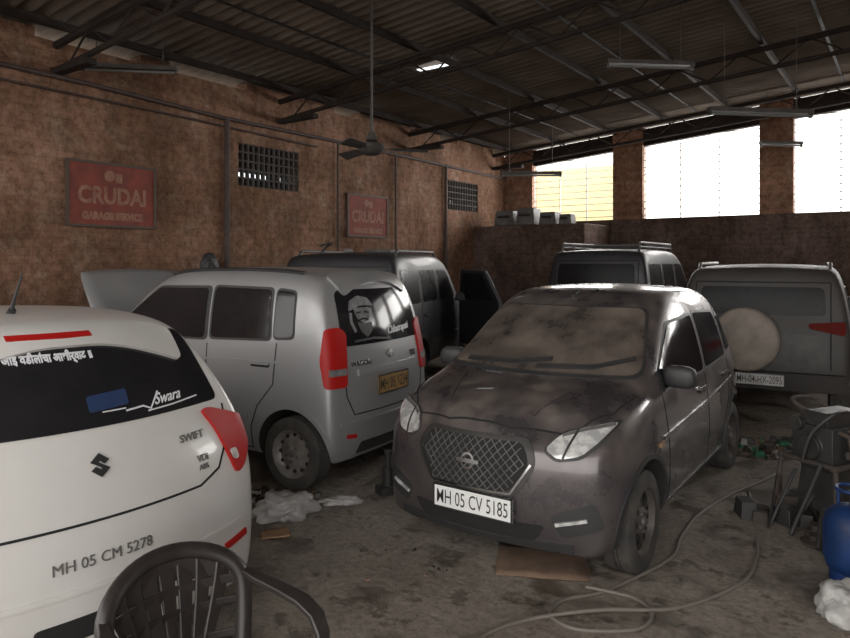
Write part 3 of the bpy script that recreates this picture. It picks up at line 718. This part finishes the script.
# ------------------------------------------------------------------ room
ANG = math.atan2(-.583, .812)
RM = Matrix.Translation((1.99, 16.9, 0)) @ Matrix.Rotation(ANG, 4, 'Z')
def roofz(s): return 4.47 + .085 * s
SX, DY = 15.0, -17.0
b = MB(); b.box((8, -12, -.1), (60, 60, .2), M['floor']); b.build('floor', mw=RM, smooth=False)
b = MB()
vents = [(-8.22, -6.98, 2.90, 3.55), (-2.56, -1.30, 2.90, 3.55)]
WH = 4.36; T = .25
ys = [DY, -8.22, -6.98, -2.56, -1.30, 0.0]
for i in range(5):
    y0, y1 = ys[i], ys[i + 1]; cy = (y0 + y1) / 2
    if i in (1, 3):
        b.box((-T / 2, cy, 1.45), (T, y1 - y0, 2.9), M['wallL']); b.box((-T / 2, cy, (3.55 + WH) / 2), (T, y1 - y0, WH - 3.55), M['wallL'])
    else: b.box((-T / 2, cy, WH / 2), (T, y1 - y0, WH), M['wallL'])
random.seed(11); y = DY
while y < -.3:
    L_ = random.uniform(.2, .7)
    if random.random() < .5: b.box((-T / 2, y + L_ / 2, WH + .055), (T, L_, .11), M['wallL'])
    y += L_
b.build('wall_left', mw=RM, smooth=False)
M['vent'] = mat('vent_lattice', (.05, .042, .038), (.08, .068, .06), scale=8, rough=.9)
for i, (y0, y1, z0, z1) in enumerate(vents):
    b = MB(); b.box((-.22, (y0 + y1) / 2, (z0 + z1) / 2), (.02, y1 - y0, z1 - z0), G)  # dark backing added to keep outside daylight out of the vent
    n = 12
    for k in range(n + 1): b.box((-.04, y0 + (y1 - y0) * k / n, (z0 + z1) / 2), (.05, .025, z1 - z0), M['vent'])
    for k in range(6): b.box((-.04, (y0 + y1) / 2, z0 + (z1 - z0) * k / 5), (.05, y1 - y0, .025), M['vent'])
    for k in range(1, n, 1):
        if random.random() < .8: b.box((-.20, y0 + (y1 - y0) * (k + .5) / n, z0 + .2), (.01, .05, .06), M['dayglow'])  # small glowing chips imitate daylight through the lattice holes
    b.build('window_%d' % (i + 1), mw=RM, smooth=False)
b = MB(); zs = 2.70; LT = .46
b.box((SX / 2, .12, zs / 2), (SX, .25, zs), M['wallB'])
wins = [(.75, 2.75), (3.42, 5.75), (6.35, 8.7), (9.3, 11.6), (12.2, 14.6)]
edges = [0] + [e for w in wins for e in w] + [SX]
for k in range(0, len(edges), 2):
    x0, x1 = edges[k], edges[k + 1]
    vs = [(x0, 0, zs), (x1, 0, zs), (x1, .24, zs), (x0, .24, zs), (x0, 0, roofz(x0) - .05), (x1, 0, roofz(x1) - .05), (x1, .24, roofz(x1) - .05), (x0, .24, roofz(x0) - .05)]
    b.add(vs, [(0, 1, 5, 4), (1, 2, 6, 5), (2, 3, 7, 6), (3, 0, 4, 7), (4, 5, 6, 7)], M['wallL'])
for x0, x1 in wins:
    vs = [(x0, .05, roofz(x0) - LT), (x1, .05, roofz(x1) - LT), (x1, .2, roofz(x1) - LT), (x0, .2, roofz(x0) - LT), (x0, .05, roofz(x0) - .09), (x1, .05, roofz(x1) - .09), (x1, .2, roofz(x1) - .09), (x0, .2, roofz(x0) - .09)]
    b.add(vs, [(0, 1, 5, 4), (1, 2, 6, 5), (2, 3, 7, 6), (3, 0, 4, 7), (4, 5, 6, 7), (3, 2, 1, 0)], M['roofsteel'])
b.build('wall_back', mw=RM, smooth=False)
M['bar'] = mat('window_bars', (.7, .66, .6), rough=.6)
for i, (x0, x1) in enumerate(wins):
    b = MB(); z = zs + .08
    while z < roofz(x1) - LT:
        b.box(((x0 + x1) / 2, .12, z), (x1 - x0, .02, .016), M['bar']); z += .15
    for k in range(4): b.box((x0 + (x1 - x0) * k / 3, .12, (zs + roofz(x0) - LT) / 2), (.02, .02, roofz(x0) - LT - zs), M['bar'])
    b.build('window_%d' % (i + 3), mw=RM, smooth=False)
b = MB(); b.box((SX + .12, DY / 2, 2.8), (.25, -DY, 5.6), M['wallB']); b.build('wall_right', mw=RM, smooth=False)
b = MB(); vs = []; fs = []; pit = .177; n = int((-DY + 1.0) / pit * 8); xs = [-.5 + (SX + 1.0) * k / 6 for k in range(7)]
for i in range(n + 1):
    y = DY - .5 + i * pit / 8
    for x in xs: vs.append((x, y, roofz(x) + .035 + .034 * math.sin(2 * math.pi * i / 8)))
for i in range(n):
    for k in range(6): a = i * 7 + k; fs.append((a, a + 1, a + 8, a + 7))
b.add(vs, fs, M['roof'])
o = b.build('ceiling', mw=RM); sm = o.modifiers.new('s', 'SOLIDIFY'); sm.thickness = .008; sm.offset = 1
b = MB()
for x in (2.0, 4.6, 7.2, 9.8, 12.4):
    b.box((x, DY / 2, roofz(x) - .002), (.04, -DY, .01), G)
b.build('trim_1', mw=RM, smooth=False)
b = MB(); b.box((2.46, -6.62, roofz(2.46) - .04), (.55, .09, .01), M['dayglow']); b.build('skylight_panel', mw=RM, smooth=False)  # glowing strip imitates daylight coming through a roof slit
R2 = M['roofsteel']
for ty in (-.6, -3.95, -7.4, -10.9, -14.4, -16.8):
    b = MB()
    def pt(x, dz): return (x, ty, roofz(x) + dz)
    b.tube([pt(.0, -.16), pt(SX, -.16)], .045, R2, 8); b.tube([pt(.0, -.46), pt(SX, -.46)], .035, R2, 8)
    x = .3
    while x < SX - .8:
        b.tube([pt(x, -.46), pt(x + .45, -.16)], .013, R2, 6); b.tube([pt(x + .45, -.16), pt(x + .9, -.46)], .013, R2, 6); x += .9
    b.box((.35, ty, roofz(.3) - .50), (.9, .12, .07), R2)
    b.build('roof_truss', mw=RM)
b = MB()
for x in [.35 + 1.22 * k for k in range(12)]:
    b.box((x, DY / 2, roofz(x) - .06), (.05, -DY, .09), R2)
b.build('roof_purlins', mw=RM, smooth=False)
b = MB()
b.tube([(.05, DY + .3, 4.0), (.05, -10.5, 3.93), (.05, -8.6, 3.86), (.05, -6.0, 3.86), (.05, -.1, 3.80)], .028, M['pipe'])
b.tube([(.05, DY + .3, 3.82), (.05, -9.5, 3.76), (.05, -6.6, 3.70)], .014, M['pipe'])
for y, z0, w in ((-8.47, .6, .04), (-6.1, 1.0, .02), (-4.46, 1.0, .022), (-2.71, 1.6, .035)):
    b.tube([(.05, y, 3.86), (.05, y, z0)], w, M['pipe'])
b.build('wall_conduit', mw=RM)
for y0, y1, z0, z1 in ((-10.78, -9.63, 2.20, 2.98), (-5.82, -4.70, 2.22, 2.97)):
    b = MB(); cy, cz, w, h = (y0 + y1) / 2, (z0 + z1) / 2, y1 - y0, z1 - z0
    b.box((.015, cy, cz), (.03, w, h), M['poster'])
    for s_ in (-1, 1): b.box((.025, cy + s_ * w / 2, cz), (.04, .03, h), M['pframe']); b.box((.025, cy, cz + s_ * h / 2), (.04, w + .03, .03), M['pframe'])
    for t, z, sz in (('CRUDAI', cz - .02, .29), ('GARAGE SERVICE', cz - .27, .12)):
        v, f = text_mesh(t, sz, .010); b.add([(.034, cy + x * .85, z + y) for x, y in v], f, M['posterw'])
    b.lathe([(.0001, 0), (.07, 0), (.07, -.004)], M['posterw'], 18, 'x', Matrix.Translation((.036, cy - .05, cz + .24)))
    b.box((.036, cy + .07, cz + .22), (.004, .09, .12), M['posterw'])
    b.build('wall_poster', mw=RM, smooth=False)
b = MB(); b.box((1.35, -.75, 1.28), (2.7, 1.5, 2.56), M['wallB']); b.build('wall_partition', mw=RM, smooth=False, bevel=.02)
b = MB()
for x, y, w, d, h in ((.65, -1.0, .5, .5, .34), (1.2, -1.05, .45, .45, .38), (1.7, -1.0, .4, .4, .28), (2.1, -1.0, .3, .3, .22), (1.05, -.6, .5, .4, .3)):
    b.box((x, y, 2.575 + h / 2), (w, d, h), M['greyobj'], None, .88)
    b.tube([(x - w * .3, y - d / 2 - .02, 2.575 + h * .6), (x + w * .3, y - d / 2 - .02, 2.575 + h * .6)], .03, M['darkobj'])
b.build('old_battery_stack', mw=RM, bevel=.02)
b = MB(); b.box((-.9, 4.0, 2.2), (5.2, .3, 4.6), mat('yellow_render', (.95, .80, .42), (.92, .76, .38), scale=2, rough=.9)); b.build('neighbour_building', mw=RM, smooth=False)

f = empty('ceiling_fan', Matrix.Translation((-.58, 7.4, 2.98)))
def room_s(x, y): return (x - 1.99) * .812 - (y - 16.9) * .583
zr = roofz(room_s(-.58, 7.4)) - 2.98
b = MB(); b.tube([(0, 0, .12), (0, 0, zr)], .014, M['fan'], 8)
b.lathe([(.0001, .19), (.03, .185), (.07, .10), (.06, .09)], M['fan'], 20, 'z'); b.lathe([(.012, zr - .0), (.06, zr - .02), (.05, zr - .12), (.012, zr - .14)], M['fan'], 20, 'z')
b.lathe([(.0001, .085), (.06, .08), (.13, .05), (.145, .01), (.13, -.03), (.07, -.065), (.0001, -.07)], M['fan'], 28, 'z')
b.build('motor_and_rod', f)
for k in range(3):
    a = math.radians(8 + 120 * k); b = MB(); X = Matrix.Rotation(a, 4, 'Z')
    b.sweep([(.10, 0, .0), (.2, 0, .0)], .03, .008, M['fan'], (0, 1, 0), X)
    b.sweep([(.18, 0, 0), (.24, 0, -.002), (.45, 0, -.006), (.62, 0, -.012)], [.07, .12, .135, .15], .006, M['fan'], (0, 1, .4), X)
    b.build('blade_%d' % (k + 1), f)
def tube_light(x, y, z, L, a):
    e = MB(); X = Matrix.Translation((x, y, z)) @ Matrix.Rotation(a, 4, 'Z')
    e.box((0, 0, .03), (L, .09, .05), M['fan'], X); e.tube([(-L / 2 + .03, 0, -.02), (L / 2 - .03, 0, -.02)], .016, M['tube'], 10, X=X)
    for s_ in (-1, 1): e.box((s_ * (L / 2 - .015), 0, -.01), (.03, .04, .06), M['fan'], X)
    zr = roofz(room_s(x, y)) - z - .03
    for s_ in (-1, 1): e.tube([(s_ * L * .35, 0, .04), (s_ * L * .35, 0, zr)], .005, M['fan'], 6, X=X)
    e.build('tube_light')
tube_light(3.95, 8.0, 3.50, 1.3, .12); tube_light(1.9, 12.2, 3.32, 1.1, .02); tube_light(6.6, 12.6, 3.93, .8, .05); tube_light(2.75, 8.3, 4.15, 1.1, .1); tube_light(-3.6, 8.3, 4.1, 1.1, .15)

# ------------------------------------------------------------------ plastic chair
ch = empty('plastic_armchair', Matrix.Translation((-.68, 2.13, 0)) @ Matrix.Rotation(math.atan2(-.66, .75), 4, 'Z'))
C = M['chair']; b = MB()
def bk(u, z):
    t = (z - .42) / .44
    return Vector((-.20 - .10 * t + .07 * u * u, u * (.215 + .03 * math.sin(math.pi * min(1, t))), z))
ZB, ZH = .595, .160
top = []
for k in range(25):
    a = math.pi * k / 24; u = math.cos(a); top.append(bk(u, ZB + ZH * math.sin(a) ** .75))
path = [bk(1, .42), bk(1, .5), bk(1, .555)] + top + [bk(-1, .555), bk(-1, .5), bk(-1, .42)]
b.tube(path, .030, C, 10, flat=.8)
for u in (-.80, -.55, -.28, 0, .28, .55, .80):
    zt = ZB + ZH * (1 - u * u) ** .37 - .01
    tt = [k / 8 for k in range(9)]
    pts = [bk(u * (.62 + .38 * t), .44 + (zt - .44) * t) for t in tt]
    b.sweep(pts, [.036 + .028 * t for t in tt], .010, C, (0, 1, 0))
for z, hw in ((.46, .95), (.56, .98)):
    b.sweep([bk(-hw + 2 * hw * k / 12, z) for k in range(13)], .03, .010, C, (0, 0, 1))
b.sweep([bk(-.95 + 1.9 * k / 12, .63) for k in range(13)], .035, .012, C, (0, 0, 1))
b.sweep([bk(-.78 + 1.56 * k / 12, .707 - .045 * (abs(k - 6) / 6) ** 2) for k in range(13)], .095, .012, C, (0, 0, 1))
vs = []; fs = []; n = 10
for i in range(n + 1):
    for j in range(n + 1):
        x = -.22 + .46 * i / n; q = 2 * j / n - 1; w = .21 + .03 * i / n
        vs.append((x, w * q, .42 + .02 * (q * q) - .015 * math.sin(math.pi * i / n) - (.03 if i == n else 0)))
for i in range(n):
    for j in range(n): a = i * (n + 1) + j; fs.append((a, a + 1, a + n + 2, a + n + 1))
b.add(vs, fs, C)
for s_ in (-1, 1):
    b.sweep([bk(s_, .65), (-.12, s_ * .262, .635), (.0, s_ * .275, .63), (.12, s_ * .278, .625), (.20, s_ * .272, .605), (.235, s_ * .265, .565), (.24, s_ * .26, .42), (.27, s_ * .275, 0)], [.03, .045, .055, .06, .055, .05, .05, .035], .022, C, (0, 1, 0))
    b.sweep([bk(s_, .44), (-.24, s_ * .23, .40), (-.30, s_ * .25, 0)], [.05, .05, .035], .03, C, (0, 1, 0))
    b.sweep([(-.2, s_ * .215, .40), (.24, s_ * .245, .38)], .04, .012, C, (0, 0, 1))
b.build('chair_shell', ch, bevel=.005)

# ------------------------------------------------------------------ floor clutter
def blob(name, loc, size, m, seed, rough=.35, sub=4, rot=0, z=None):
    bm = bmesh.new(); bmesh.ops.create_icosphere(bm, subdivisions=sub, radius=1)
    for v in bm.verts:
        p = v.co.copy(); d = noise.noise(p * 1.6 + Vector((seed, 0, 0))) * rough + noise.noise(p * 4.5 + Vector((0, seed, 0))) * rough * .5
        d += abs(noise.noise(p * 3 + Vector((0, 0, seed)))) * rough * .6
        v.co = p * (1 + d)
        v.co = Vector((v.co.x * size[0], v.co.y * size[1], v.co.z * size[2]))
    if z is None:
        mz = min(v.co.z for v in bm.verts)
        for v in bm.verts:
            v.co.z -= mz * .55
            if v.co.z < .001: v.co.z = .001 + random.random() * .002
    me = bpy.data.meshes.new(name); fin(bm, me, True, 60); bm.free(); me.materials.append(m)
    o = bpy.data.objects.new(name, me); COL.objects.link(o); o.location = (*loc, z or 0); o.rotation_euler = (0, 0, rot); return o
blob('crumpled_plastic_bag', (-.95, 4.66), (.18, .13, .10), M['bag'], 2, .45, rot=.3)
blob('crumpled_cloth', (-.60, 4.92), (.12, .05, .03), M['bag'], 7, .5, rot=.2)
blob('plastic_sack', (2.07, 3.32), (.145, .12, .10), M['bag'], 5, .4, rot=.4)
o = blob('hanging_black_bag', (0, 0), (.08, .13, .2), M['black'], 9, .3, z=1.0); o.matrix_world = RM @ Matrix.Translation((.16, -8.85, 1.68))
def sheet(name, loc, w, d, a, m, curl=.012):
    b = MB(); n = 6; vs = []; fs = []
    for i in range(n + 1):
        for j in range(n + 1):
            x = (i / n - .5) * w; y = (j / n - .5) * d
            vs.append((x + random.uniform(-.006, .006), y + random.uniform(-.006, .006), .012 + curl * abs(noise.noise(Vector((x * 5, y * 5, loc[0] * 9))))))
    for i in range(n):
        for j in range(n): k = i * (n + 1) + j; fs.append((k, k + 1, k + n + 2, k + n + 1))
    b.add(vs, fs, m); o = b.build(name, mw=Matrix.Translation((*loc, 0)) @ Matrix.Rotation(a, 4, 'Z')); s_ = o.modifiers.new('s', 'SOLIDIFY'); s_.thickness = .008
sheet('cardboard_piece', (-.96, 4.36), .18, .14, .3, M['card'])
sheet('brown_board', (.68, 3.96), .52, .44, -.15, M['board'])
def debris(name, cx, cy, rx, ry, n, mats, smin=.01, smax=.04, seed=1):
    random.seed(seed); b = MB()
    for k in range(n):
        a = random.uniform(0, 6.28); r = math.sqrt(random.random()); x = cx + rx * r * math.cos(a); y = cy + ry * r * math.sin(a)
        s_ = random.uniform(smin, smax); d = (s_ * random.uniform(.8, 2.2), s_ * random.uniform(.5, 1.4), s_ * random.uniform(.3, .9))
        X = Matrix.Translation((x, y, d[2] / 2)) @ Matrix.Rotation(random.uniform(0, 6.28), 4, 'Z')
        b.box((0, 0, 0), d, random.choice(mats), X, random.uniform(.5, .95))
    b.build(name, smooth=False)
debris('rubble_pile', -1.20, 5.10, .42, .14, 140, [M['greyobj'], M['bag'], M['board'], M['black'], M['rust']], .012, .045, 4)
debris('rubble_pile', -.1, 3.95, .35, .35, 30, [M['greyobj'], M['board'], G], .004, .014, 5)
debris('rubble_pile', 3.45, 6.30, .50, .40, 130, [M['greyobj'], M['darkobj'], M['board'], M['black'], M['rust'], M['green'], M['bag']], .02, .07, 6)
b = MB()
def cr(P, n=8):
    out = []; P = [Vector(p) for p in P]
    for i in range(len(P) - 1):
        a, b_, c, d = P[max(i - 1, 0)], P[i], P[i + 1], P[min(i + 2, len(P) - 1)]
        for k in range(n):
            t = k / n; out.append(.5 * ((2 * b_) + (c - a) * t + (2 * a - 5 * b_ + 4 * c - d) * t * t + (3 * b_ - a - 3 * c + d) * t ** 3))
    out.append(P[-1]); return out
z = .011
b.tube(cr([(2.9, 5.6, z), (2.68, 5.4, z), (2.3, 5.1, z), (1.90, 4.70, z), (1.62, 4.3, z), (1.44, 3.99, z), (.98, 3.61, z), (.72, 3.50, z), (.62, 3.36, z), (.72, 3.22, z), (1.0, 3.22, z), (1.12, 3.36, z), (1.08, 3.52, z), (.85, 3.6, z + .02)]), .010, M['hose'], 8)
b.tube(cr([(.2, 3.0, z), (.28, 3.17, z), (.51, 3.31, z), (.86, 3.36, z + .02), (1.27, 3.42, z), (1.71, 3.68, z), (1.95, 4.0, z), (2.1, 4.3, z)]), .010, M['hose'], 8)
b.build('air_hose')
b = MB(); X = Matrix.Translation((-.28, 5.15, 0)) @ Matrix.Rotation(.5, 4, 'Z')
b.box((0, 0, .03), (.16, .12, .06), M['black'], X); b.lathe([(.0001, .06), (.045, .06), (.045, .2), (.02, .2), (.02, .3), (.03, .3), (.03, .32), (.0001, .32)], M['black'], 20, 'z', X)
b.tube([(.06, 0, .06), (.16, .0, .14)], .01, M['greyobj'], 8, X=X); b.build('bottle_jack')
en = empty('engine_on_stand', Matrix.Translation((2.82, 4.70, 0)) @ Matrix.Rotation(.4, 4, 'Z'))
b = MB(); Rr = M['rust']; DK = M['darkobj']
for x, y in ((-.25, -.2), (.25, -.2), (-.25, .2), (.25, .2)): b.tube([(x * 1.15, y * 1.15, 0), (x, y, .40)], .018, Rr, 8)
for s_ in (-1, 1): b.tube([(-.28, s_ * .2, .40), (.28, s_ * .2, .40)], .02, Rr, 8); b.tube([(s_ * .25, -.22, .40), (s_ * .25, .22, .40)], .02, Rr, 8)
b.box((0, 0, .52), (.42, .30, .24), M['black']); b.box((0, 0, .68), (.36, .18, .10), DK, None, .9); b.box((0, 0, .37), (.34, .22, .08), M['black'], None, 1.1)
b.box((0, -.02, .20), (.42, .3, .30), DK, None, .8); b.box((.02, .0, .08), (.5, .4, .14), M['black'], None, .9)
for k in range(4): b.tube([(-.14 + .09 * k, -.13, .62), (-.14 + .09 * k, -.22, .6), (-.14 + .09 * k, -.24, .5)], .018, Rr, 8)
b.tube([(-.18, -.24, .49), (.18, -.24, .49)], .028, Rr, 10)
b.lathe([(.0001, -.25), (.08, -.25), (.085, -.23), (.07, -.22), (.085, -.21), (.085, -.19), (.0001, -.19)], DK, 24, 'x', Matrix.Translation((0, .0, .50)))
b.lathe([(.0001, -.25), (.05, -.25), (.05, -.2), (.0001, -.2)], DK, 20, 'x', Matrix.Translation((0, .10, .64)))
b.tube(cr([(-.1, .1, .7), (-.15, .2, .78), (.1, .22, .76), (.15, .1, .66)]), .015, Rr, 8)
b.tube(cr([(.0, -.1, .74), (-.2, -.15, .74), (-.28, -.05, .6), (-.3, .0, .42)]), .012, M['black'], 8)
random.seed(8)
for k in range(26):
    x = random.uniform(-.55, .1); y = random.uniform(-.45, .3)
    b.tube([(x - .15, y - .1, .015), (x + random.uniform(0, .3), y + random.uniform(-.1, .2), random.uniform(.05, .45))], random.uniform(.008, .022), random.choice([Rr, M['black'], DK, DK]), 8)
for k in range(16):
    x = random.uniform(-.6, .0); y = random.uniform(-.4, .3); q = random.uniform(.05, .12)
    b.box((0, 0, q / 2), (q * 1.5, q, q), random.choice([DK, Rr, M['black']]), Matrix.Translation((x, y, 0)) @ Matrix.Rotation(random.uniform(0, 3), 4, 'Z'), .8)
for x, y in ((-.55, -.3), (-.45, .2)):
    b.lathe([(.0001, 0), (.09, 0), (.10, .02), (.05, .03), (.05, .06), (.0001, .06)], Rr, 24, 'z', Matrix.Translation((x, y, .0)))
b.build('engine_block', en, bevel=.008)
# blue gas cylinder standing at the right edge
cp = empty('blue_gas_cylinder', Matrix.Translation((2.36, 3.74, 0)))
b = MB()
b.lathe([(.0001, .045), (.10, .045), (.135, .07), (.15, .12), (.15, .30), (.135, .36), (.09, .40), (.04, .415), (.0001, .415)], M['blue'], 36, 'z')
b.lathe([(.11, .0), (.12, .0), (.12, .06), (.11, .06), (.11, .0)], M['blue'], 28, 'z')
b.lathe([(.0001, .41), (.022, .41), (.022, .44), (.014, .445), (.014, .47), (.028, .475), (.028, .49), (.0001, .49)], M['greyobj'], 16, 'z')
for k in range(3):
    a = 2 * math.pi * k / 3; b.tube([(.085 * math.cos(a), .085 * math.sin(a), .39), (.085 * math.cos(a), .085 * math.sin(a), .50)], .009, M['blue'], 8)
b.tube([(.085 * math.cos(2 * math.pi * k / 24), .085 * math.sin(2 * math.pi * k / 24), .50) for k in range(24)], .011, M['blue'], 8, closed=True)
b.build('cylinder_shell', cp)

# ------------------------------------------------------------------ light
w = bpy.data.worlds.new('World'); scn.world = w; w.use_nodes = True
bg = w.node_tree.nodes['Background']; bg.inputs[0].default_value = (1, .975, .945, 1); bg.inputs[1].default_value = 2.4
def portal(loc, rot, sx, sy):
    l = bpy.data.lights.new('portal', 'AREA'); l.shape = 'RECTANGLE'; l.size = sx; l.size_y = sy
    l.cycles.is_portal = True
    o = bpy.data.objects.new('daylight_portal', l); COL.objects.link(o); o.matrix_world = RM @ Matrix.Translation(loc) @ rot
portal((SX / 2, DY - .6, 2.7), Matrix.Rotation(math.radians(90), 4, 'X'), SX + 1, 5.4)
for x0, x1 in wins: portal(((x0 + x1) / 2, .3, 3.6), Matrix.Rotation(math.radians(-90), 4, 'X'), x1 - x0, 2.0)
for x0, x1 in wins:
    l = bpy.data.lights.new('window_daylight', 'AREA'); l.shape = 'RECTANGLE'; l.size = x1 - x0; l.size_y = 1.3; l.energy = 75; l.color = (1, .97, .93)
    o = bpy.data.objects.new('window_daylight', l); COL.objects.link(o); o.matrix_world = RM @ Matrix.Translation(((x0 + x1) / 2, .6, 3.5)) @ Matrix.Rotation(math.radians(-90), 4, 'X')

cam = bpy.data.cameras.new('camera'); co = bpy.data.objects.new('camera', cam); COL.objects.link(co)
co.location = (0, 0, 1.75); co.rotation_euler = (math.radians(90), 0, 0)
cam.sensor_width = 36; cam.lens = 28.8; cam.shift_y = -57 / 850; cam.clip_start = .05
scn.camera = co
scn.view_settings.view_transform = 'Standard'; scn.view_settings.look = 'None'; scn.view_settings.exposure = .48; scn.view_settings.gamma = 1.10
